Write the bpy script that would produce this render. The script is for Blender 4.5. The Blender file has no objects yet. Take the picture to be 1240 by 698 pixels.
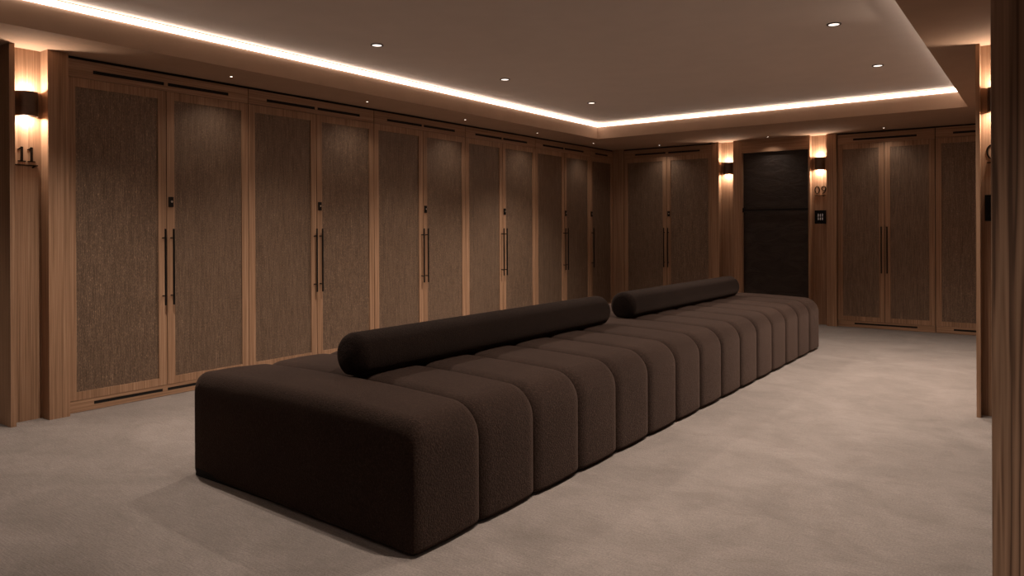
import bpy, bmesh, math, random
from mathutils import Matrix, Vector
random.seed(4)
scene = bpy.context.scene
C = scene.collection

# ------------------------------------------------------------------ materials
def new_mat(name):
    m = bpy.data.materials.new(name); m.use_nodes = True
    nt = m.node_tree; b = nt.nodes['Principled BSDF']
    return m, nt, b
def N(nt, t, **k):
    n = nt.nodes.new(t)
    for a, v in k.items():
        if a in n.inputs: n.inputs[a].default_value = v
        else: setattr(n, a, v)
    return n
def coords(nt, scale, rnd=True, world=False):
    if world:
        g = N(nt, 'ShaderNodeNewGeometry'); src = g.outputs['Position']
    else:
        tc = N(nt, 'ShaderNodeTexCoord'); src = tc.outputs['Object']
    if rnd:
        oi = N(nt, 'ShaderNodeObjectInfo')
        mul = N(nt, 'ShaderNodeMath', operation='MULTIPLY'); mul.inputs[1].default_value = 37.0
        nt.links.new(oi.outputs['Random'], mul.inputs[0])
        ad = N(nt, 'ShaderNodeVectorMath', operation='ADD')
        nt.links.new(src, ad.inputs[0]); nt.links.new(mul.outputs[0], ad.inputs[1]); src = ad.outputs[0]
    mp = N(nt, 'ShaderNodeVectorMath', operation='MULTIPLY'); mp.inputs[1].default_value = scale
    nt.links.new(src, mp.inputs[0])
    return mp.outputs[0]
def ramp(nt, src, stops):
    r = N(nt, 'ShaderNodeValToRGB'); e = r.color_ramp.elements
    while len(e) < len(stops): e.new(.5)
    for k, (p, c) in enumerate(stops): e[k].position = p; e[k].color = (*c, 1)
    nt.links.new(src, r.inputs[0]); return r.outputs[0]
def bump(nt, b, src, s, d=.01):
    n = N(nt, 'ShaderNodeBump'); n.inputs['Strength'].default_value = s; n.inputs['Distance'].default_value = d
    nt.links.new(src, n.inputs['Height']); nt.links.new(n.outputs[0], b.inputs['Normal'])
def mixc(nt, f, a, b, mode='MIX'):
    m = N(nt, 'ShaderNodeMix', data_type='RGBA', blend_type=mode)
    def put(i, v):
        if isinstance(v, (int, float)): m.inputs[i].default_value = v
        elif isinstance(v, tuple): m.inputs[i].default_value = (*v, 1)
        else: nt.links.new(v, m.inputs[i])
    put(0, f); put(6, a); put(7, b); return m.outputs[2]

def wood(name, axis, c0, c1, c2, fine=1.0, rough=.55):
    m, nt, b = new_mat(name)
    lo, hi = 1.6, 120.0 * fine
    s = [hi, hi, hi]; s[axis] = lo
    v = coords(nt, tuple(s))
    n1 = N(nt, 'ShaderNodeTexNoise', Scale=1.0, Detail=4.0, Roughness=.6); nt.links.new(v, n1.inputs['Vector'])
    s2 = [9.0 * fine] * 3; s2[axis] = .35
    v2 = coords(nt, tuple(s2))
    n2 = N(nt, 'ShaderNodeTexNoise', Scale=1.0, Detail=3.0, Distortion=.6); nt.links.new(v2, n2.inputs['Vector'])
    a = ramp(nt, n1.outputs[0], [(.32, c0), (.5, c1), (.70, c2)])
    d = ramp(nt, n2.outputs[0], [(.3, (.80, .78, .76)), (.7, (1.10, 1.10, 1.10))])
    col = mixc(nt, 1.0, a, d, 'MULTIPLY')
    nt.links.new(col, b.inputs['Base Color'])
    b.inputs['Roughness'].default_value = rough
    b.inputs['Specular IOR Level'].default_value = .3
    bump(nt, b, n1.outputs[0], .18, .003)
    return m
OAK = ((.230, .127, .070), (.330, .192, .115), (.415, .255, .160))
woodZ = wood('oak_vertical', 2, *OAK)
woodX = wood('oak_along_x', 0, *OAK)
woodY = wood('oak_along_y', 1, *OAK)

def walnut():
    m, nt, b = new_mat('walnut_pillar')
    v = coords(nt, (12, 12, .4), rnd=False)
    n = N(nt, 'ShaderNodeTexNoise', Scale=1.0, Detail=3.0, Distortion=.8, Roughness=.5); nt.links.new(v, n.inputs['Vector'])
    w = N(nt, 'ShaderNodeMath', operation='MULTIPLY'); w.inputs[1].default_value = 40.0; nt.links.new(n.outputs[0], w.inputs[0])
    sn = N(nt, 'ShaderNodeMath', operation='SINE'); nt.links.new(w.outputs[0], sn.inputs[0])
    mr = N(nt, 'ShaderNodeMapRange'); mr.inputs[1].default_value = -1; mr.inputs[2].default_value = 1; nt.links.new(sn.outputs[0], mr.inputs[0])
    a = ramp(nt, mr.outputs[0], [(.0, (.085, .045, .026)), (.22, (.190, .108, .066)), (.6, (.250, .150, .094)), (1., (.30, .185, .118))])
    v2 = coords(nt, (160, 160, 2), rnd=False)
    n2 = N(nt, 'ShaderNodeTexNoise', Scale=1.0, Detail=3.0); nt.links.new(v2, n2.inputs['Vector'])
    d = ramp(nt, n2.outputs[0], [(.3, (.8, .8, .8)), (.7, (1.1, 1.1, 1.1))])
    nt.links.new(mixc(nt, 1.0, a, d, 'MULTIPLY'), b.inputs['Base Color'])
    b.inputs['Roughness'].default_value = .5; bump(nt, b, n2.outputs[0], .15, .002)
    return m
walnutM = walnut()

def textile():
    m, nt, b = new_mat('woven_metal_textile')
    v = coords(nt, (300, 300, 7))
    n1 = N(nt, 'ShaderNodeTexNoise', Scale=1.0, Detail=3.0, Roughness=.65); nt.links.new(v, n1.inputs['Vector'])
    v2 = coords(nt, (240, 240, 75))
    n2 = N(nt, 'ShaderNodeTexNoise', Scale=1.0, Detail=2.0, Roughness=.7); nt.links.new(v2, n2.inputs['Vector'])
    v3 = coords(nt, (40, 40, 1.2))
    n3 = N(nt, 'ShaderNodeTexNoise', Scale=1.0, Detail=2.0); nt.links.new(v3, n3.inputs['Vector'])
    a = ramp(nt, n1.outputs[0], [(.35, (.128, .082, .054)), (.5, (.176, .115, .077)), (.66, (.265, .178, .124))])
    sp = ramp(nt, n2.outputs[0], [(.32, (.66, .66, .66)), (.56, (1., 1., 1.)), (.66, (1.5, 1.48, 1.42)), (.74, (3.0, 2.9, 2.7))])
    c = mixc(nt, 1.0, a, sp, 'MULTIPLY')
    d = ramp(nt, n3.outputs[0], [(.3, (.90, .90, .90)), (.7, (1.08, 1.08, 1.08))])
    nt.links.new(mixc(nt, 1.0, c, d, 'MULTIPLY'), b.inputs['Base Color'])
    b.inputs['Metallic'].default_value = .35
    b.inputs['Roughness'].default_value = .5
    ad = N(nt, 'ShaderNodeMath', operation='ADD'); nt.links.new(n1.outputs[0], ad.inputs[0]); nt.links.new(n2.outputs[0], ad.inputs[1])
    bump(nt, b, ad.outputs[0], .4, .003)
    return m
textileM = textile()

def carpet():
    m, nt, b = new_mat('brushed_carpet')
    v = coords(nt, (1, 1, 1), rnd=False)
    n1 = N(nt, 'ShaderNodeTexNoise', Scale=1.3, Detail=5.0, Roughness=.6, Distortion=1.2); nt.links.new(v, n1.inputs['Vector'])
    # loop rows running along the room
    vr = coords(nt, (14, 150, 1), rnd=False)
    n2 = N(nt, 'ShaderNodeTexNoise', Scale=1.0, Detail=2.0); nt.links.new(vr, n2.inputs['Vector'])
    n3 = N(nt, 'ShaderNodeTexNoise', Scale=120., Detail=4.0, Roughness=.8); nt.links.new(v, n3.inputs['Vector'])
    n5 = N(nt, 'ShaderNodeTexNoise', Scale=4.5, Detail=6.0, Roughness=.65, Distortion=.8); nt.links.new(coords(nt, (.8, 1.2, 1), rnd=False), n5.inputs['Vector'])
    a = ramp(nt, n1.outputs[0], [(.32, (.172, .146, .131)), (.5, (.200, .170, .153)), (.68, (.230, .196, .178))])
    d = ramp(nt, n5.outputs[0], [(.3, (.88, .87, .86)), (.5, (1., 1., 1.)), (.7, (1.07, 1.07, 1.07))])
    c = mixc(nt, 1.0, a, d, 'MULTIPLY')
    e = ramp(nt, n3.outputs[0], [(.3, (.66, .66, .66)), (.7, (1.34, 1.34, 1.34))])
    c = mixc(nt, 1.0, c, e, 'MULTIPLY')
    g = ramp(nt, n2.outputs[0], [(.3, (.88, .88, .88)), (.7, (1.1, 1.1, 1.1))])
    nt.links.new(mixc(nt, 1.0, c, g, 'MULTIPLY'), b.inputs['Base Color'])
    b.inputs['Roughness'].default_value = .95; b.inputs['Specular IOR Level'].default_value = .1
    b.inputs['Sheen Weight'].default_value = .15
    ad = N(nt, 'ShaderNodeMath', operation='ADD'); nt.links.new(n2.outputs[0], ad.inputs[0]); nt.links.new(n3.outputs[0], ad.inputs[1])
    bump(nt, b, ad.outputs[0], .55, .006)
    return m
carpetM = carpet()

def boucle(name, g):
    m, nt, b = new_mat(name)
    v = coords(nt, (1, 1, 1), rnd=False, world=True)
    n1 = N(nt, 'ShaderNodeTexNoise', Scale=130., Detail=3.0, Roughness=.7); nt.links.new(v, n1.inputs['Vector'])
    n2 = N(nt, 'ShaderNodeTexNoise', Scale=3., Detail=3.0); nt.links.new(v, n2.inputs['Vector'])
    a = ramp(nt, n1.outputs[0], [(.3, (.0115, .0066, .0050)), (.55, (.0245, .0150, .0115)), (.75, (.052, .0328, .0258))])
    d = ramp(nt, n2.outputs[0], [(.3, (.85 * g,) * 3), (.7, (1.12 * g,) * 3)])
    nt.links.new(mixc(nt, 1.0, a, d, 'MULTIPLY'), b.inputs['Base Color'])
    b.inputs['Roughness'].default_value = 1.0; b.inputs['Specular IOR Level'].default_value = .08
    b.inputs['Sheen Weight'].default_value = .16 * g; b.inputs['Sheen Roughness'].default_value = .45
    b.inputs['Sheen Tint'].default_value = (.62, .42, .34, 1)
    bump(nt, b, n1.outputs[0], .55, .008)
    return m
boucleM = boucle('dark_brown_wool', 1.0)
bolsterM = boucle('darker_brown_wool', .48)

def plain(name, col, rough=.6, metal=0., spec=.4, var=0.06, bs=0.05, scale=60.):
    m, nt, b = new_mat(name)
    v = coords(nt, (1, 1, 1))
    n = N(nt, 'ShaderNodeTexNoise', Scale=scale, Detail=3.0); nt.links.new(v, n.inputs['Vector'])
    lo = tuple(c * (1 - var) for c in col); hi = tuple(c * (1 + var) for c in col)
    nt.links.new(ramp(nt, n.outputs[0], [(.35, lo), (.65, hi)]), b.inputs['Base Color'])
    b.inputs['Roughness'].default_value = rough; b.inputs['Metallic'].default_value = metal
    b.inputs['Specular IOR Level'].default_value = spec
    if bs: bump(nt, b, n.outputs[0], bs, .002)
    return m
paintM = plain('warm_grey_plaster', (.70, .615, .555), .9, spec=.1, scale=5., var=.015, bs=0)
soffitM = plain('brown_plaster_soffit', (.40, .262, .182), .85, spec=.15, scale=5., var=.03, bs=0)
blackM = plain('black_metal', (.012, .010, .009), .4, .6)
voidM = plain('dark_recess', (.006, .004, .003), .9)  # near-black that stands in for shade inside slots and gaps
bronzeM = plain('brushed_bronze', (.115, .075, .055), .42, .75, bs=.1, scale=120.)
digitM = plain('bronze_lettering', (.016, .010, .007), .95, .0, spec=.02)
glassblackM = plain('black_glass', (.006, .006, .007), .15)
whiteglyphM = plain('white_symbol', (.6, .62, .68), .5)
brassM = plain('pale_brass', (.45, .38, .32), .35, .6)
ringM = plain('downlight_trim', (.10, .08, .07), .5, .5)

def leather():
    m, nt, b = new_mat('dark_hide')
    v = coords(nt, (1.2, 1, 2.6), rnd=False)
    n = N(nt, 'ShaderNodeTexNoise', Scale=2.6, Detail=7.0, Roughness=.62, Distortion=1.6); nt.links.new(v, n.inputs['Vector'])
    nt.links.new(ramp(nt, n.outputs[0], [(.3, (.018, .0118, .0092)), (.7, (.040, .0275, .0215))]), b.inputs['Base Color'])
    b.inputs['Roughness'].default_value = .55; b.inputs['Specular IOR Level'].default_value = .3
    n2 = N(nt, 'ShaderNodeTexNoise', Scale=170., Detail=2.0); nt.links.new(v, n2.inputs['Vector'])
    mu = N(nt, 'ShaderNodeMath', operation='MULTIPLY_ADD'); mu.inputs[1].default_value = .05
    nt.links.new(n2.outputs[0], mu.inputs[0]); nt.links.new(n.outputs[0], mu.inputs[2])
    bump(nt, b, mu.outputs[0], .45, .03)
    return m
leatherM = leather()

def emis(name, col, s, beads=False):
    m, nt, b = new_mat(name)
    b.inputs['Base Color'].default_value = (.8, .8, .8, 1)
    b.inputs['Emission Color'].default_value = (*col, 1); b.inputs['Emission Strength'].default_value = s
    if beads:
        n = N(nt, 'ShaderNodeTexNoise', Scale=9., Detail=1.0); nt.links.new(coords(nt, (1, 1, 1)), n.inputs['Vector'])
        mr = N(nt, 'ShaderNodeMapRange'); mr.inputs[3].default_value = s * .85; mr.inputs[4].default_value = s * 1.15
        nt.links.new(n.outputs[0], mr.inputs[0]); nt.links.new(mr.outputs[0], b.inputs['Emission Strength'])
    return m
WARM = (1.0, .66, .42)
ledM = emis('led_diffuser', (1.0, .84, .72), 6.0, True)
lensM = emis('downlight_lens', (1.0, .85, .74), 1.6)
pinM = emis('pin_spot_lens', (1.0, .8, .65), 4.)
sclensM = emis('sconce_lens', (1.0, .82, .62), 8.)

# ------------------------------------------------------------------ helpers
def mesh_obj(name, verts, faces, mat, parent=None, smooth=False, loc=(0, 0, 0)):
    me = bpy.data.meshes.new(name); me.from_pydata([tuple(v) for v in verts], [], faces)
    bm = bmesh.new(); bm.from_mesh(me); bmesh.ops.recalc_face_normals(bm, faces=bm.faces); bm.to_mesh(me); bm.free()
    if smooth:
        for p in me.polygons: p.use_smooth = True
    me.materials.append(mat)
    o = bpy.data.objects.new(name, me); C.objects.link(o); o.location = loc
    if parent: o.parent = parent
    return o
class MB:
    def __init__(s): s.v = []; s.f = []
    def box(s, x0, x1, y0, y1, z0, z1, bev=0.0):
        if bev:
            bm = bmesh.new(); bmesh.ops.create_cube(bm, size=1)
            for v in bm.verts:
                v.co = Vector((x0 + (v.co.x + .5) * (x1 - x0), y0 + (v.co.y + .5) * (y1 - y0), z0 + (v.co.z + .5) * (z1 - z0)))
            bmesh.ops.bevel(bm, geom=bm.edges[:], offset=bev, segments=2, affect='EDGES', profile=.6)
            n = len(s.v); bm.verts.index_update()
            s.v += [v.co.copy() for v in bm.verts]; s.f += [[n + v.index for v in f.verts] for f in bm.faces]; bm.free()
            return s
        n = len(s.v)
        s.v += [(x0, y0, z0), (x1, y0, z0), (x1, y1, z0), (x0, y1, z0), (x0, y0, z1), (x1, y0, z1), (x1, y1, z1), (x0, y1, z1)]
        s.f += [[n + i for i in q] for q in ((0, 3, 2, 1), (4, 5, 6, 7), (0, 1, 5, 4), (1, 2, 6, 5), (2, 3, 7, 6), (3, 0, 4, 7))]
        return s
    def prism(s, pts, a, b, frame):
        """pts 2-D outline; frame(u,v,w)->xyz ; extruded w from a to b"""
        n = len(s.v); k = len(pts)
        s.v += [frame(u, v, a) for u, v in pts] + [frame(u, v, b) for u, v in pts]
        s.f += [list(range(n, n + k))[::-1], list(range(n + k, n + 2 * k))]
        s.f += [[n + i, n + (i + 1) % k, n + k + (i + 1) % k, n + k + i] for i in range(k)]
        return s
    def cyl(s, p0, p1, r, seg=20):
        p0 = Vector(p0); p1 = Vector(p1); d = (p1 - p0).normalized()
        a = d.orthogonal().normalized(); b = d.cross(a); n = len(s.v)
        for p in (p0, p1):
            for i in range(seg):
                t = 2 * math.pi * i / seg; s.v.append(p + r * (math.cos(t) * a + math.sin(t) * b))
        s.f += [[n + i for i in range(seg)][::-1], [n + seg + i for i in range(seg)]]
        s.f += [[n + i, n + (i + 1) % seg, n + seg + (i + 1) % seg, n + seg + i] for i in range(seg)]
        return s
    def ring(s, c, r0, r1, z0, z1, seg=28):
        n = len(s.v)
        for z in (z0, z1):
            for r in (r0, r1):
                for i in range(seg):
                    t = 2 * math.pi * i / seg; s.v.append((c[0] + r * math.cos(t), c[1] + r * math.sin(t), z))
        g = lambda k, i: n + k * seg + i % seg
        for i in range(seg):
            s.f += [[g(0, i), g(1, i), g(1, i + 1), g(0, i + 1)], [g(2, i), g(2, i + 1), g(3, i + 1), g(3, i)],
                    [g(0, i), g(0, i + 1), g(2, i + 1), g(2, i)], [g(1, i), g(3, i), g(3, i + 1), g(1, i + 1)]]
        return s
    def build(s, name, mat, parent=None, smooth=False): return mesh_obj(name, s.v, s.f, mat, parent, smooth)
def thing(name, label, cat, loc=(0, 0, 0), rz=0, group=None):
    o = bpy.data.objects.new(name, None); C.objects.link(o); o.location = loc; o.rotation_euler = (0, 0, rz)
    o.empty_display_size = .1; return tag(o, label, cat, group)
def tag(o, label, cat, group=None):
    o['label'] = label; o['category'] = cat
    if group: o['group'] = group
    return o
def struct(o, label=None):
    o['kind'] = 'structure'
    if label: o['label'] = label; o['category'] = o.name.split('_')[0].split('.')[0]
    return o
def copy_tree(o, parent=None):
    c = o.copy(); C.objects.link(c)
    if parent: c.parent = parent
    for ch in list(o.children): copy_tree(ch, c)
    return c

ZS = 2.46          # soffit height
ZT = 2.668         # raised tray ceiling height
TX0, TX1, TY0, TY1 = .53, 4.755, -.6, 8.62

# ------------------------------------------------------------------ shell
struct(MB().box(-3, 7, -3, 10.9, -.12, 0).build('floor', carpetM), 'taupe brushed carpet floor')
struct(MB().box(TX0 - .05, TX1 + .05, TY0 - .05, TY1 + .05, ZT, ZT + .1).build('ceiling', paintM), 'raised tray ceiling in warm grey plaster')
sof = MB()
sof.box(-3, TX0, -3, 10.9, ZS, ZT).box(TX1, 7, -3, 10.9, ZS, ZT).box(TX0, TX1, TY1, 10.9, ZS, ZT).box(TX0, TX1, -3, TY0, ZS, ZT)
struct(sof.build('ceiling', soffitM), 'lower brown ceiling border around the raised tray')
struct(MB().box(-.75, -.52, 1.9, 10.6, 0, ZS).build('wall_left', woodZ), 'wall behind the long row of cabinets')
struct(MB().box(-.52, 7, 10.56, 10.7, 0, ZS).build('wall_back', woodZ), 'wall behind the far cabinets')
struct(MB().box(5.46, 5.7, 6.35, 10.56, 0, ZS).build('wall_right', woodZ), 'wood wall at the far right')
struct(MB().box(-3, 7, -3.1, -3, 0, ZS).build('wall_front', woodZ), 'wood wall behind the camera')
struct(MB().box(-3.1, -3, -3, 2.3, 0, ZS).build('wall_left', woodZ), 'wood wall at the end of the left passage')
struct(MB().box(7, 7.1, -3, 6.35, 0, ZS).build('wall_right', woodZ), 'wood wall at the end of the right passage')

tn = [0]
def trim(mb, mat, label):
    tn[0] += 1
    return struct(mb.build('trim_%d' % tn[0], mat), label)
FP = .06           # pilasters stand this far in front of the cabinet doors
# left wall: niche of number 11
trim(MB().box(-.52, -.048, 1.93, 2.245, 0, ZS), woodZ, 'recessed oak niche panel with number 11')
trim(MB().box(-2.98, .062, 1.894, 1.925, 0, ZS), woodZ, 'oak wall end at left picture edge')
trim(MB().box(-.047, .062, 2.118, 2.245, 0, ZS), woodZ, 'oak pilaster left of first cabinet')
# back wall
trim(MB().box(-.02, .13, 10.035, 10.5, 0, ZS).box(.134, .184, 10.03, 10.5, 0, ZS), woodZ, 'oak corner filler between the two cabinet runs')
trim(MB().box(1.582, 1.686, 9.985, 10.088, 0, ZS), woodZ, 'oak pilaster right of far cabinet')
trim(MB().box(1.582, 1.888, 10.09, 10.5, 0, ZS), woodZ, 'recessed oak niche panel left of dark door')
trim(MB().box(1.889, 2.014, 9.985, 10.5, 0, ZS), woodZ, 'oak door casing left')
trim(MB().box(2.0145, 2.8795, 9.985, 10.5, 2.285, ZS), woodX, 'oak door casing head')
trim(MB().box(2.88, 2.90, 9.985, 10.5, 0, ZS), woodZ, 'oak door casing right')
trim(MB().box(2.901, 3.22, 10.09, 10.5, 0, ZS), woodZ, 'recessed oak niche panel with number 09')
trim(MB().box(3.104, 3.22, 9.985, 10.088, 0, ZS), woodZ, 'oak pilaster right of number 09')
# right pier
trim(MB().box(5.022, 5.046, 5.714, 6.35, 0, ZS).box(5.046, 5.26, 5.80, 6.35, 0, ZS).box(5.26, 6.98, 5.714, 6.35, 0, ZS), woodZ, 'oak pier with number niche at the right')
# near pillar
p_ = MB().box(5.309, 6.3, 2.0, 2.35, 0, ZS, .002); o = p_.build('wall_right', walnutM); struct(o, 'dark walnut pillar close at the right picture edge')

# door 09
d = MB().box(2.0145, 2.8795, 10.04, 10.09, 0.004, 2.284).build('door_1', leatherM); struct(d, 'dark hide-covered door with horizontal black bar')
MB().box(2.016, 2.878, 10.005, 10.02, 1.488, 1.519, .003).box(2.016, 2.036, 9.99, 10.0395, 1.475, 1.533, .003).box(2.858, 2.878, 10.0195, 10.0395, 1.492, 1.516).build('handle_bar', blackM, d)

# ------------------------------------------------------------------ cabinets
# local frame: u along the wall (0..width), front face at y=0, +y into the wall ; z up
def slotted(name, w0, w1, z0, z1, slots, s0, s1, mat, parent):
    mb = MB(); y0, y1 = -.001, .022
    mb.box(w0, w1, y0, y1, z0, s0).box(w0, w1, y0, y1, s1, z1)
    e = [w0] + [q for s in slots for q in s] + [w1]
    for a, b_ in zip(e[::2], e[1::2]): mb.box(a, b_, y0, y1, s0, s1)
    o = mb.build(name, mat, parent)
    for a, b_ in slots:
        MB().box(a + .0005, b_ - .0005, .0025, .021, s0 + .0005, s1 - .0005).build('vent_slot', voidM, o)  # near-black filler set close to the front paints the slot's inner shade
    return o
def cabinet(label, loc, rz, doors, tslots, bslots, W, group, lock=True, hoff=.031, single_left=False, mirror=False):
    t = thing('locker_cabinet', label, 'cabinet', loc, rz, group)
    L = doors * W
    MB().box(.001, L - .001, .024, .44, .004, 2.441).box(.001, L - .001, .004, .44, 2.441, 2.458).build('carcass', voidM, t)  # upper box fills the gap below the soffit with painted shade
    slotted('header_rail', .004, L - .003, 2.317, 2.440, tslots, 2.356, 2.381, woodX_l, t)
    slotted('plinth', .004, L - .003, .003, .082, bslots, .038, .060, woodX_l, t)
    for k in range(doors):
        a, b_ = k * W + .003, (k + 1) * W - .003
        z0, z1, s = .0845, 2.314, .061
        f = MB().box(a, a + s, 0, .022, z0, z1, .0012).box(b_ - s, b_, 0, .022, z0, z1, .0012)
        f.box(a + s, b_ - s, 0.0004, .022, z0, z0 + .056).box(a + s, b_ - s, 0.0004, .022, z1 - .063, z1)
        dr = f.build('cabinet_door', woodZ_l, t)
        MB().box(a + s, b_ - s, .009, .016, z0 + .056, z1 - .063).build('woven_panel', textileM, dr)
        if doors == 1: right = False
        else: right = (k % 2 == 0)            # handle on the meeting stile
        hx = (b_ - hoff + .002) if right else (a + hoff - .002)
        h = MB().cyl((hx, -.042, .693), (hx, -.042, 1.268), .0075, 14)
        for z in (.762, 1.200): h.cyl((hx, -.040, z), (hx, .0, z), .005, 10)
        h.build('door_handle', blackM, dr)
        if lock and not right:
            lk = MB().box(hx - .019, hx + .019, -.010, 0, 1.435, 1.512, .003).build('lock', blackM, dr)
            MB().cyl((hx + .004, -.0125, 1.476), (hx + .004, -.0095, 1.476), .008, 16).build('keyhole_disc', brassM, lk)
    return t
woodX_l = woodX; woodZ_l = woodZ
W = .7085
# left wall: local +x -> world +y, local +y (into wall) -> world -x : rotate +90 deg
ts = [(.180, .693), (.722, 1.234)]; bs_ = [(.176, .672), (.710, 1.20)]
names = ['first oak locker cabinet beside the number 11 niche, two tall woven doors',
         'second double locker cabinet from the number 11 niche, behind the near sofa end',
         'third double locker cabinet from the number 11 niche, behind the near bolster',
         'fourth double locker cabinet from the number 11 niche, behind the far end of near bolster',
         'last double locker cabinet of the long left row, before the single door']
for i in range(5):
    cabinet(names[i], (0, 2.251 + i * 2 * W, 0), math.pi / 2, 2, ts, bs_, W, 'lockers along the left wall')
cabinet('single-door locker cabinet in the far left corner', (0, 2.251 + 10 * W, 0), math.pi / 2, 1, [(.15, .53)], [(.15, .53)], .688, 'lockers along the left wall')
cabinet('double locker cabinet on the far wall between corner and dark door', (.188, 10.03, 0), 0, 2, [(.187, .680), (.722, 1.206)], [(.187, .680), (.722, 1.206)], .6955, 'lockers on the far wall')
cabinet('double locker cabinet right of number 09 on the far wall', (3.224, 10.03, 0), 0, 2, [(.187, .897)], [(.197, .897)], .5442, 'lockers on the far wall', lock=False)
cabinet('locker cabinet on the far wall partly hidden behind right pier', (4.3135, 10.03, 0), 0, 2, [(.184, .897)], [(.184, .897)], .5442, 'lockers on the far wall', lock=False)

# ------------------------------------------------------------------ sofa
SX0, SX1, SY0, SEG, SH = 1.845, 3.480, 2.022, .4035, .522
def rrect(x0, x1, z0, z1, rt, rb, n=8):
    pts = []
    for cx, cz, r, a0 in ((x1 - rt, z1 - rt, rt, 90), (x1 - rb, z0 + rb, rb, 0), (x0 + rb, z0 + rb, rb, -90), (x0 + rt, z1 - rt, rt, -180)):
        for k in range(n + 1):
            a = math.radians(a0 - 90 * k / n); pts.append((cx + r * math.cos(a), cz + r * math.sin(a)))
    # subdivide straight runs so that the faces can puff
    out = []
    for i, p in enumerate(pts):
        q = pts[(i + 1) % len(pts)]; out.append(p)
        m = {n: 8, 2 * n + 1: 26, 3 * n + 2: 8, 4 * n + 3: 26}.get(i, 1)
        for j in range(1, m): out.append((p[0] + (q[0] - p[0]) * j / m, p[1] + (q[1] - p[1]) * j / m))
    return out
def channel(y0, y1, first, last, parent, i):
    ZB = .012
    base = rrect(SX0, SX1, ZB, SH, .135, .022)
    cx = (SX0 + SX1) / 2; cz = .25; sharp = first
    def inset(ix, it, ib, y=9):
        g_ = min(1, max(0, (y - y0 - .02) / (SEG - .1))) if first else 1
        base = rrect(SX0, SX1, ZB, SH, .060 + .075 * g_ ** .8, .022)
        x0, x1, z0, z1 = SX0 + ix * (2.4 if sharp else 1), SX1 - ix, ZB + ib, SH - it
        out = []
        for x, z in base:
            out.append((x0 + (x - SX0) / (SX1 - SX0) * (x1 - x0), z0 + (z - ZB) / (SH - ZB) * (z1 - z0)))
        return out
    st = []
    nr = 7
    # seam-side rounding is small, the free ends are rounder along the top
    A = (.060, .014, .070, .004) if first else (.075, .020, .034, .010)
    B = (.075, .050, .085, .020) if last else (.075, .020, .034, .010)
    for k in range(nr + 1):
        t = k / nr; a = t * math.pi / 2
        st.append((y0 + A[0] * (1 - math.cos(a)), A[1] * (1 - math.sin(a)), A[2] * (1 - math.sin(a)), A[3] * (1 - math.sin(a))))
    mid = (y0 + y1) / 2
    st.append((mid, -.004, -.003, 0))
    for k in range(nr, -1, -1):
        t = k / nr; a = t * math.pi / 2
        st.append((y1 - B[0] * (1 - math.cos(a)), B[1] * (1 - math.sin(a)), B[2] * (1 - math.sin(a)), B[3] * (1 - math.sin(a))))
    verts = []; faces = []; k = len(base)
    rings = []
    def cap(y, sgn, iv, puff):
        out = []
        ring = inset(*iv, y)
        for s, pf in ((.0, .0), (.35, .25), (.72, .62), (.9, .9)):
            out.append([(cx + (x - cx) * s, y - sgn * puff * (1 - s ** 2), cz + (z - cz) * s) for x, z in ring])
        return out
    pa = .012 if first else 0; pb = .012 if last else 0
    ca = cap(st[0][0], 1, st[0][1:], pa); cb = cap(st[-1][0], -1, st[-1][1:], pb)
    rings += ca[1:] + [[(x, y, z) for x, z in inset(a, b_, c, y)] for y, a, b_, c in st] + cb[1:][::-1]
    for r in rings: verts += r
    for j in range(len(rings) - 1):
        for i_ in range(k):
            faces.append([j * k + i_, j * k + (i_ + 1) % k, (j + 1) * k + (i_ + 1) % k, (j + 1) * k + i_])
    verts.append(ca[0][0]); c0 = len(verts) - 1; verts.append(cb[0][0]); c1 = len(verts) - 1
    L = (len(rings) - 1) * k
    for i_ in range(k):
        faces.append([c0, (i_ + 1) % k, i_]); faces.append([c1, L + i_, L + (i_ + 1) % k])
    hx = (SX1 - SX0) / 2
    verts = [(x - cx, y - SY0 + (SX1 - x) * .035, z + .024 * max(0, (z - .3) / .22) * (1 - ((x - cx) / hx) ** 2)) for x, y, z in verts]
    return mesh_obj('seat_channel', verts, faces, boucleM, parent, True)
sofa = thing('channel_sofa', 'long dark brown channel-tufted island sofa in the middle of the carpet', 'sofa', ((SX0 + SX1) / 2, SY0, 0))
for i in range(15):
    channel(SY0 + i * SEG + .001, SY0 + (i + 1) * SEG - .001, i == 0, i == 14, sofa, i)
hw = (SX1 - SX0) / 2
MB().box(-hw + .045, hw - .03, .05, 15 * SEG - .05, .001, .040, .006).build('base_plinth', voidM, sofa)

def bolster(label, x, y0, y1, r, z):
    t = bpy.data.objects.new
    prof = []; re = .05; n = 10
    prof.append((0, -.006)); prof.append((r * .45, -.004)); 
    for k in range(n + 1):
        a = math.pi / 2 * k / n; prof.append((r - re + re * math.sin(a), re - re * math.cos(a)))
    L = y1 - y0; half = prof[:]
    prof2 = half + [(r * 1.004, L * q) for q in (.25, .5, .75)] + [(a, L - b_) for a, b_ in reversed(half)]
    seg = 48; v = []; f = []
    for rr, yy in prof2:
        for i in range(seg):
            a = 2 * math.pi * i / seg
            zz = rr * math.sin(a); zz = max(zz, -r + .020)     # flattened where it rests
            v.append((rr * math.cos(a), yy, zz))
    for j in range(len(prof2) - 1):
        for i in range(seg): f.append([j * seg + i, j * seg + (i + 1) % seg, (j + 1) * seg + (i + 1) % seg, (j + 1) * seg + i])
    o = mesh_obj('bolster_cushion', v, f, bolsterM, None, True)
    bm = bmesh.new(); bm.from_mesh(o.data); bmesh.ops.remove_doubles(bm, verts=bm.verts, dist=1e-5); bm.to_mesh(o.data); bm.free()
    o.location = (x, y0, z); return tag(o, label, 'cushion', 'brown bolsters on the sofa')
RB = .111
BZ = .552 + RB - .020
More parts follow.
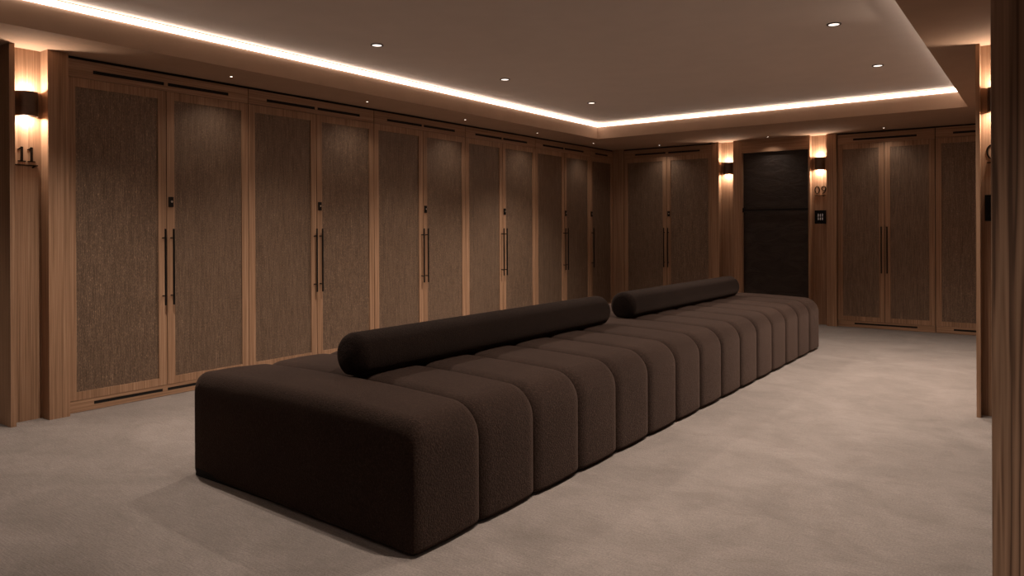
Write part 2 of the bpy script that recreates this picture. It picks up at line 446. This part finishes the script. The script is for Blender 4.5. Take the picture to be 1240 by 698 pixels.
bolster('near long round dark brown bolster lying along the sofa', 2.69, 2.387, 4.835, RB, BZ)
bolster('far round dark brown bolster lying along the sofa near the dark door', 2.69, 5.18, 7.62, RB, BZ)

# ------------------------------------------------------------------ LED strips in the tray
def led(label, b0):
    o = MB().box(*b0).build('led_light_strip', ledM); tag(o, label, 'light strip', 'warm light strips around the ceiling tray')
H0, H1 = 2.620, 2.656
led('warm LED light strip along the left edge of the ceiling tray', (TX0, TX0 + .012, TY0, TY1, H0, H1))
led('warm LED light strip along the far edge of the ceiling tray', (TX0 + .012, TX1 - .012, TY1 - .012, TY1, H0, H1))
led('warm LED light strip along the right edge of the ceiling tray', (TX1 - .012, TX1, TY0, TY1, H0, H1))
led('warm LED light strip along the near edge of the ceiling tray', (TX0 + .012, TX1 - .012, TY0, TY0 + .012, H0, H1))

# ------------------------------------------------------------------ lamps
def light(kind, name, loc, power, parent=None, **k):
    l = bpy.data.lights.new(name, kind); l.energy = power; l.color = k.pop('color', WARM)
    rot = k.pop('rot', (0, 0, 0))
    for a, v in k.items(): setattr(l, a, v)
    o = bpy.data.objects.new(name, l); C.objects.link(o); o.location = loc; o.rotation_euler = rot
    if parent: o.parent = parent
    return o
DL_P, PIN_P, SC_P = 190., 9.0, 2.5
DLC = (1.0, .845, .72)
def downlight(x, y, label):
    t = thing('ceiling_downlight', label, 'downlight', (x, y, ZT), 0, 'downlights in the ceiling tray')
    MB().ring((0, 0), .036, .048, -.006, 0).build('trim_ring', ringM, t)
    MB().cyl((0, 0, -.004), (0, 0, -.001), .0355, 24).build('lens', lensM, t)
    light('SPOT', 'lamp', (0, 0, -.03), DL_P * (1.55 if y > 7 else 1.15 if y > 5 else .95), t, color=DLC, spot_size=math.radians(114), spot_blend=1., shadow_soft_size=.018)
for x, y, lb in [(1.27, 2.30, 'nearest downlight of the left row, above the near end of the sofa'),
                 (1.27, 3.93, 'downlight of the left row above the second double cabinet'),
                 (1.28, 5.55, 'downlight of the left row nearest the middle of the tray'),
                 (1.28, 7.17, 'farthest downlight of the left row by the tray corner'),
                 (4.22, 2.30, 'nearest downlight of the right row'),
                 (4.22, 3.86, 'second downlight of the right row, outside the frame top'),
                 (4.21, 5.44, 'larger bright downlight of the right row'),
                 (4.21, 7.05, 'farthest downlight of the right row above the far cabinets')]:
    downlight(x, y, lb)
def pinspot(x, y, label, p=PIN_P, tilt=(0, 0, 0)):
    t = thing('pin_spotlight', label, 'spotlight', (x, y, ZS), 0, 'tiny pin spots in the ceiling border')
    MB().ring((0, 0), .010, .016, -.003, 0, 20).build('trim_ring', ringM, t)
    MB().cyl((0, 0, -.003), (0, 0, -.0005), .0098, 16).build('lens', pinM, t)
    light('SPOT', 'lamp', (0, 0, -.012), p, t, color=DLC, spot_size=math.radians(130), spot_blend=1., shadow_soft_size=.012, rot=tilt)
for y, lb in [(3.35, 'above the first double cabinet'), (4.77, 'above the second double cabinet'), (6.20, 'above the third double cabinet'),
              (7.60, 'above the fourth double cabinet'), (9.00, 'above the last double cabinet')]:
    pinspot(.25, y, 'tiny pin spot in the ceiling border ' + lb, tilt=(0, math.radians(-8), 0))
for x, lb in [(.88, 'above the far left-hand double cabinet'), (2.42, 'in front of the dark door'), (3.80, 'above the cabinet right of number 09')]:
    pinspot(x, 9.80, 'tiny pin spot in the ceiling border ' + lb, PIN_P * .75)

for x, y, pw, lb in [(6.05, .75, 150., 'unseen fill downlight added in front of the walnut pillar'), (3.2, -1.6, 120., 'unseen fill downlight added behind the camera'),  # first three are unseen fill lamps, added to brighten pillar and walls
                     (-1.1, .7, 70., 'unseen fill downlight added in the left passage'), (5.14, 7.9, 110., 'downlight in the lower ceiling behind the right pier')]:
    t = thing('ceiling_downlight', lb, 'downlight', (x, y, ZS))
    MB().ring((0, 0), .036, .048, -.006, 0).build('trim_ring', ringM, t)
    MB().cyl((0, 0, -.004), (0, 0, -.001), .0355, 24).build('lens', lensM, t)
    light('SPOT', 'lamp', (0, 0, -.03), pw, t, color=DLC, spot_size=math.radians(120), spot_blend=1., shadow_soft_size=.025)
# sconces: local frame, niche back at y=0, light stands towards -y
def sconce(label, loc, rz, p=SC_P):
    t = thing('wall_sconce', label, 'sconce', loc, rz, 'up and down wall lights')
    r0, r1, dpt, h = .064, .059, .086, .160
    def outline(r, d):
        pts = [(-r, 0)]; cy = -(d - r)
        for k in range(17):
            a = math.pi + math.pi * k / 16; pts.append((r * math.cos(a), cy + r * math.sin(a)))
        pts.append((r, 0)); return pts
    o, i = outline(r0, dpt), outline(r1, dpt - .005)
    v = []; f = []; n = len(o)
    for z in (0, h):
        v += [(a, b_, z) for a, b_ in o]; v += [(a, b_, z) for a, b_ in i]
    for k in range(n - 1):
        f += [[k, k + 1, 2 * n + k + 1, 2 * n + k], [n + k, 3 * n + k, 3 * n + k + 1, n + k + 1],
              [k, n + k, n + k + 1, k + 1], [2 * n + k, 2 * n + k + 1, 3 * n + k + 1, 3 * n + k]]
    mesh_obj('shade', v, f, bronzeM, t)
    MB().box(-.058, .058, -.004, -.0005, .002, h - .002).build('back_plate', bronzeM, t)
    for z, s in ((h - .018, 1), (.018, -1)):
        MB().cyl((0, -.042, z - .002), (0, -.042, z + .002), .030, 20).build('lens', sclensM, t)
        light('AREA', 'lamp', (0, -.042, z + s * .006), p, t, color=(1.0, .84, .69), shape='DISK', size=.05,
              rot=(math.pi if s > 0 else 0, 0, 0))
sconce('bronze wall sconce above number 11 glowing up and down', (-.048, 2.026, 2.012), math.pi / 2)
sconce('bronze wall sconce left of the dark door on narrow oak niche', (1.787, 10.09, 2.012), 0)
sconce('bronze wall sconce above number 09, right of the dark door', (3.003, 10.09, 2.012), 0)
sconce('bronze wall sconce on the right pier half hidden by walnut pillar', (5.148, 5.80, 2.012), 0)

# room numbers --------------------------------------------------------------
def stroke(mb, pts, wd):
    """pts in (u,v); wd width per point; extruded towards the room"""
    L = []; R = []
    for i, p in enumerate(pts):
        a = pts[max(0, i - 1)]; b_ = pts[min(len(pts) - 1, i + 1)]
        dx, dy = b_[0] - a[0], b_[1] - a[1]; l = math.hypot(dx, dy) or 1
        nx, ny = -dy / l, dx / l; w = wd[i] / 2
        L.append((p[0] + nx * w, p[1] + ny * w)); R.append((p[0] - nx * w, p[1] - ny * w))
    for i in range(len(pts) - 1):
        mb.prism([L[i], L[i + 1], R[i + 1], R[i]], -.004, 0, lambda u, v, w: (u, w, v))
def digit(ch, u, h, parent):
    mb = MB(); s = h
    if ch == '1':
        stroke(mb, [(u, 0), (u, s)], [.15 * s] * 2)
        stroke(mb, [(u - .26 * s, .80 * s), (u - .1 * s, .88 * s), (u, s * .99)], [.05 * s, .09 * s, .07 * s])
        stroke(mb, [(u - .24 * s, .03 * s), (u + .24 * s, .03 * s)], [.06 * s] * 2)
    if ch == '0':
        n = 28; pts = [(u + .27 * s * math.sin(2 * math.pi * k / n), .5 * s + .47 * s * math.cos(2 * math.pi * k / n)) for k in range(n + 1)]
        stroke(mb, pts, [(.045 + .085 * abs(math.sin(2 * math.pi * k / n))) * s for k in range(n + 1)])
    if ch == '9':
        n = 24; pts = [(u + .25 * s * math.sin(2 * math.pi * k / n), .69 * s + .28 * s * math.cos(2 * math.pi * k / n)) for k in range(n + 1)]
        stroke(mb, pts, [(.045 + .075 * abs(math.sin(2 * math.pi * k / n))) * s for k in range(n + 1)])
        stroke(mb, [(u + .25 * s, .70 * s), (u + .235 * s, .48 * s), (u + .15 * s, .24 * s), (u, .08 * s), (u - .2 * s, .0)], [.12 * s, .12 * s, .11 * s, .08 * s, .04 * s])
    if ch == '8':
        for c, r in ((.74, .22), (.25, .26)):
            n = 22; pts = [(u + (r + .0) * s * math.sin(2 * math.pi * k / n), c * s + .245 * s * math.cos(2 * math.pi * k / n)) for k in range(n + 1)]
            stroke(mb, pts, [(.045 + .06 * abs(math.sin(2 * math.pi * k / n))) * s for k in range(n + 1)])
    mb.build('digit', digitM, parent)
def number(txt, label, loc, rz, h=.098, sp=.0405):
    t = thing('room_number', label, 'number', loc, rz)
    digit(txt[0], -sp, h, t); digit(txt[1], sp, h, t)
    m = MB().box(-.068, .064, -.012, 0, -.026, -.020)
    m.prism([(.064, -.020), (.034, -.040), (.030, -.034), (.046, -.022)], -.010, -.002, lambda u, v, w: (u, w, v))
    m.build('underline', digitM, t)
number('11', 'bronze raised room number 11 with thin underline on the left niche', (-.048, 2.0315, 1.714), math.pi / 2, sp=.0285)
number('09', 'bronze raised room number 09 with thin underline beside dark door', (3.006, 10.09, 1.702), 0)
number('08', 'bronze raised room number on the right pier, cut off by walnut pillar', (5.148, 5.80, 1.704), 0)

def reader(label, loc, rz):
    t = thing('door_entry_panel', label, 'entry panel', loc, rz, 'black entry panels')
    MB().box(-.070, .070, -.012, 0, -.087, .087, .003).build('glass_plate', glassblackM, t)
    for k, u in enumerate((-.026, .0, .026)):
        m = MB(); fr = lambda a, b_, w: (a, w, b_)
        m.prism([(u, .046), (u + .0065, .030), (u + .0045, .006), (u, .002), (u - .0045, .006), (u - .0065, .030)], -.0132, -.0124, fr)
        m.prism([(u, -.004), (u + .0045, -.008), (u + .0065, -.030), (u, -.044), (u - .0065, -.030), (u - .0045, -.008)], -.0132, -.0124, fr)
        m.build('symbol', whiteglyphM, t)
reader('square black entry panel with three white marks below number 09', (3.006, 10.09, 1.398), 0)
reader('black entry panel on the right pier cut off by walnut pillar', (5.137, 5.80, 1.380), 0)

# ------------------------------------------------------------------ world, camera
w = bpy.data.worlds.new('w'); scene.world = w; w.use_nodes = True
w.node_tree.nodes['Background'].inputs[0].default_value = (1, .8, .65, 1)
w.node_tree.nodes['Background'].inputs[1].default_value = .02
cam = bpy.data.cameras.new('camera'); co = bpy.data.objects.new('camera', cam); C.objects.link(co)
cam.sensor_width = 36; cam.lens = 890.64 / 1240 * 36; cam.shift_y = (279.53 - 349) / 1240
f = Vector((-.59079155, .80682322, -.00127633)); r = Vector((.80681953, .59078197, -.0043495)); u = Vector((.00275525, .00359942, .99998973))
co.matrix_world = Matrix(((r.x, u.x, -f.x, 5.4185), (r.y, u.y, -f.y, 0), (r.z, u.z, -f.z, 1.25), (0, 0, 0, 1)))
cam.clip_start = .05
scene.camera = co
scene.view_settings.view_transform = 'Standard'
scene.view_settings.look = 'None'
scene.view_settings.exposure = 0.16
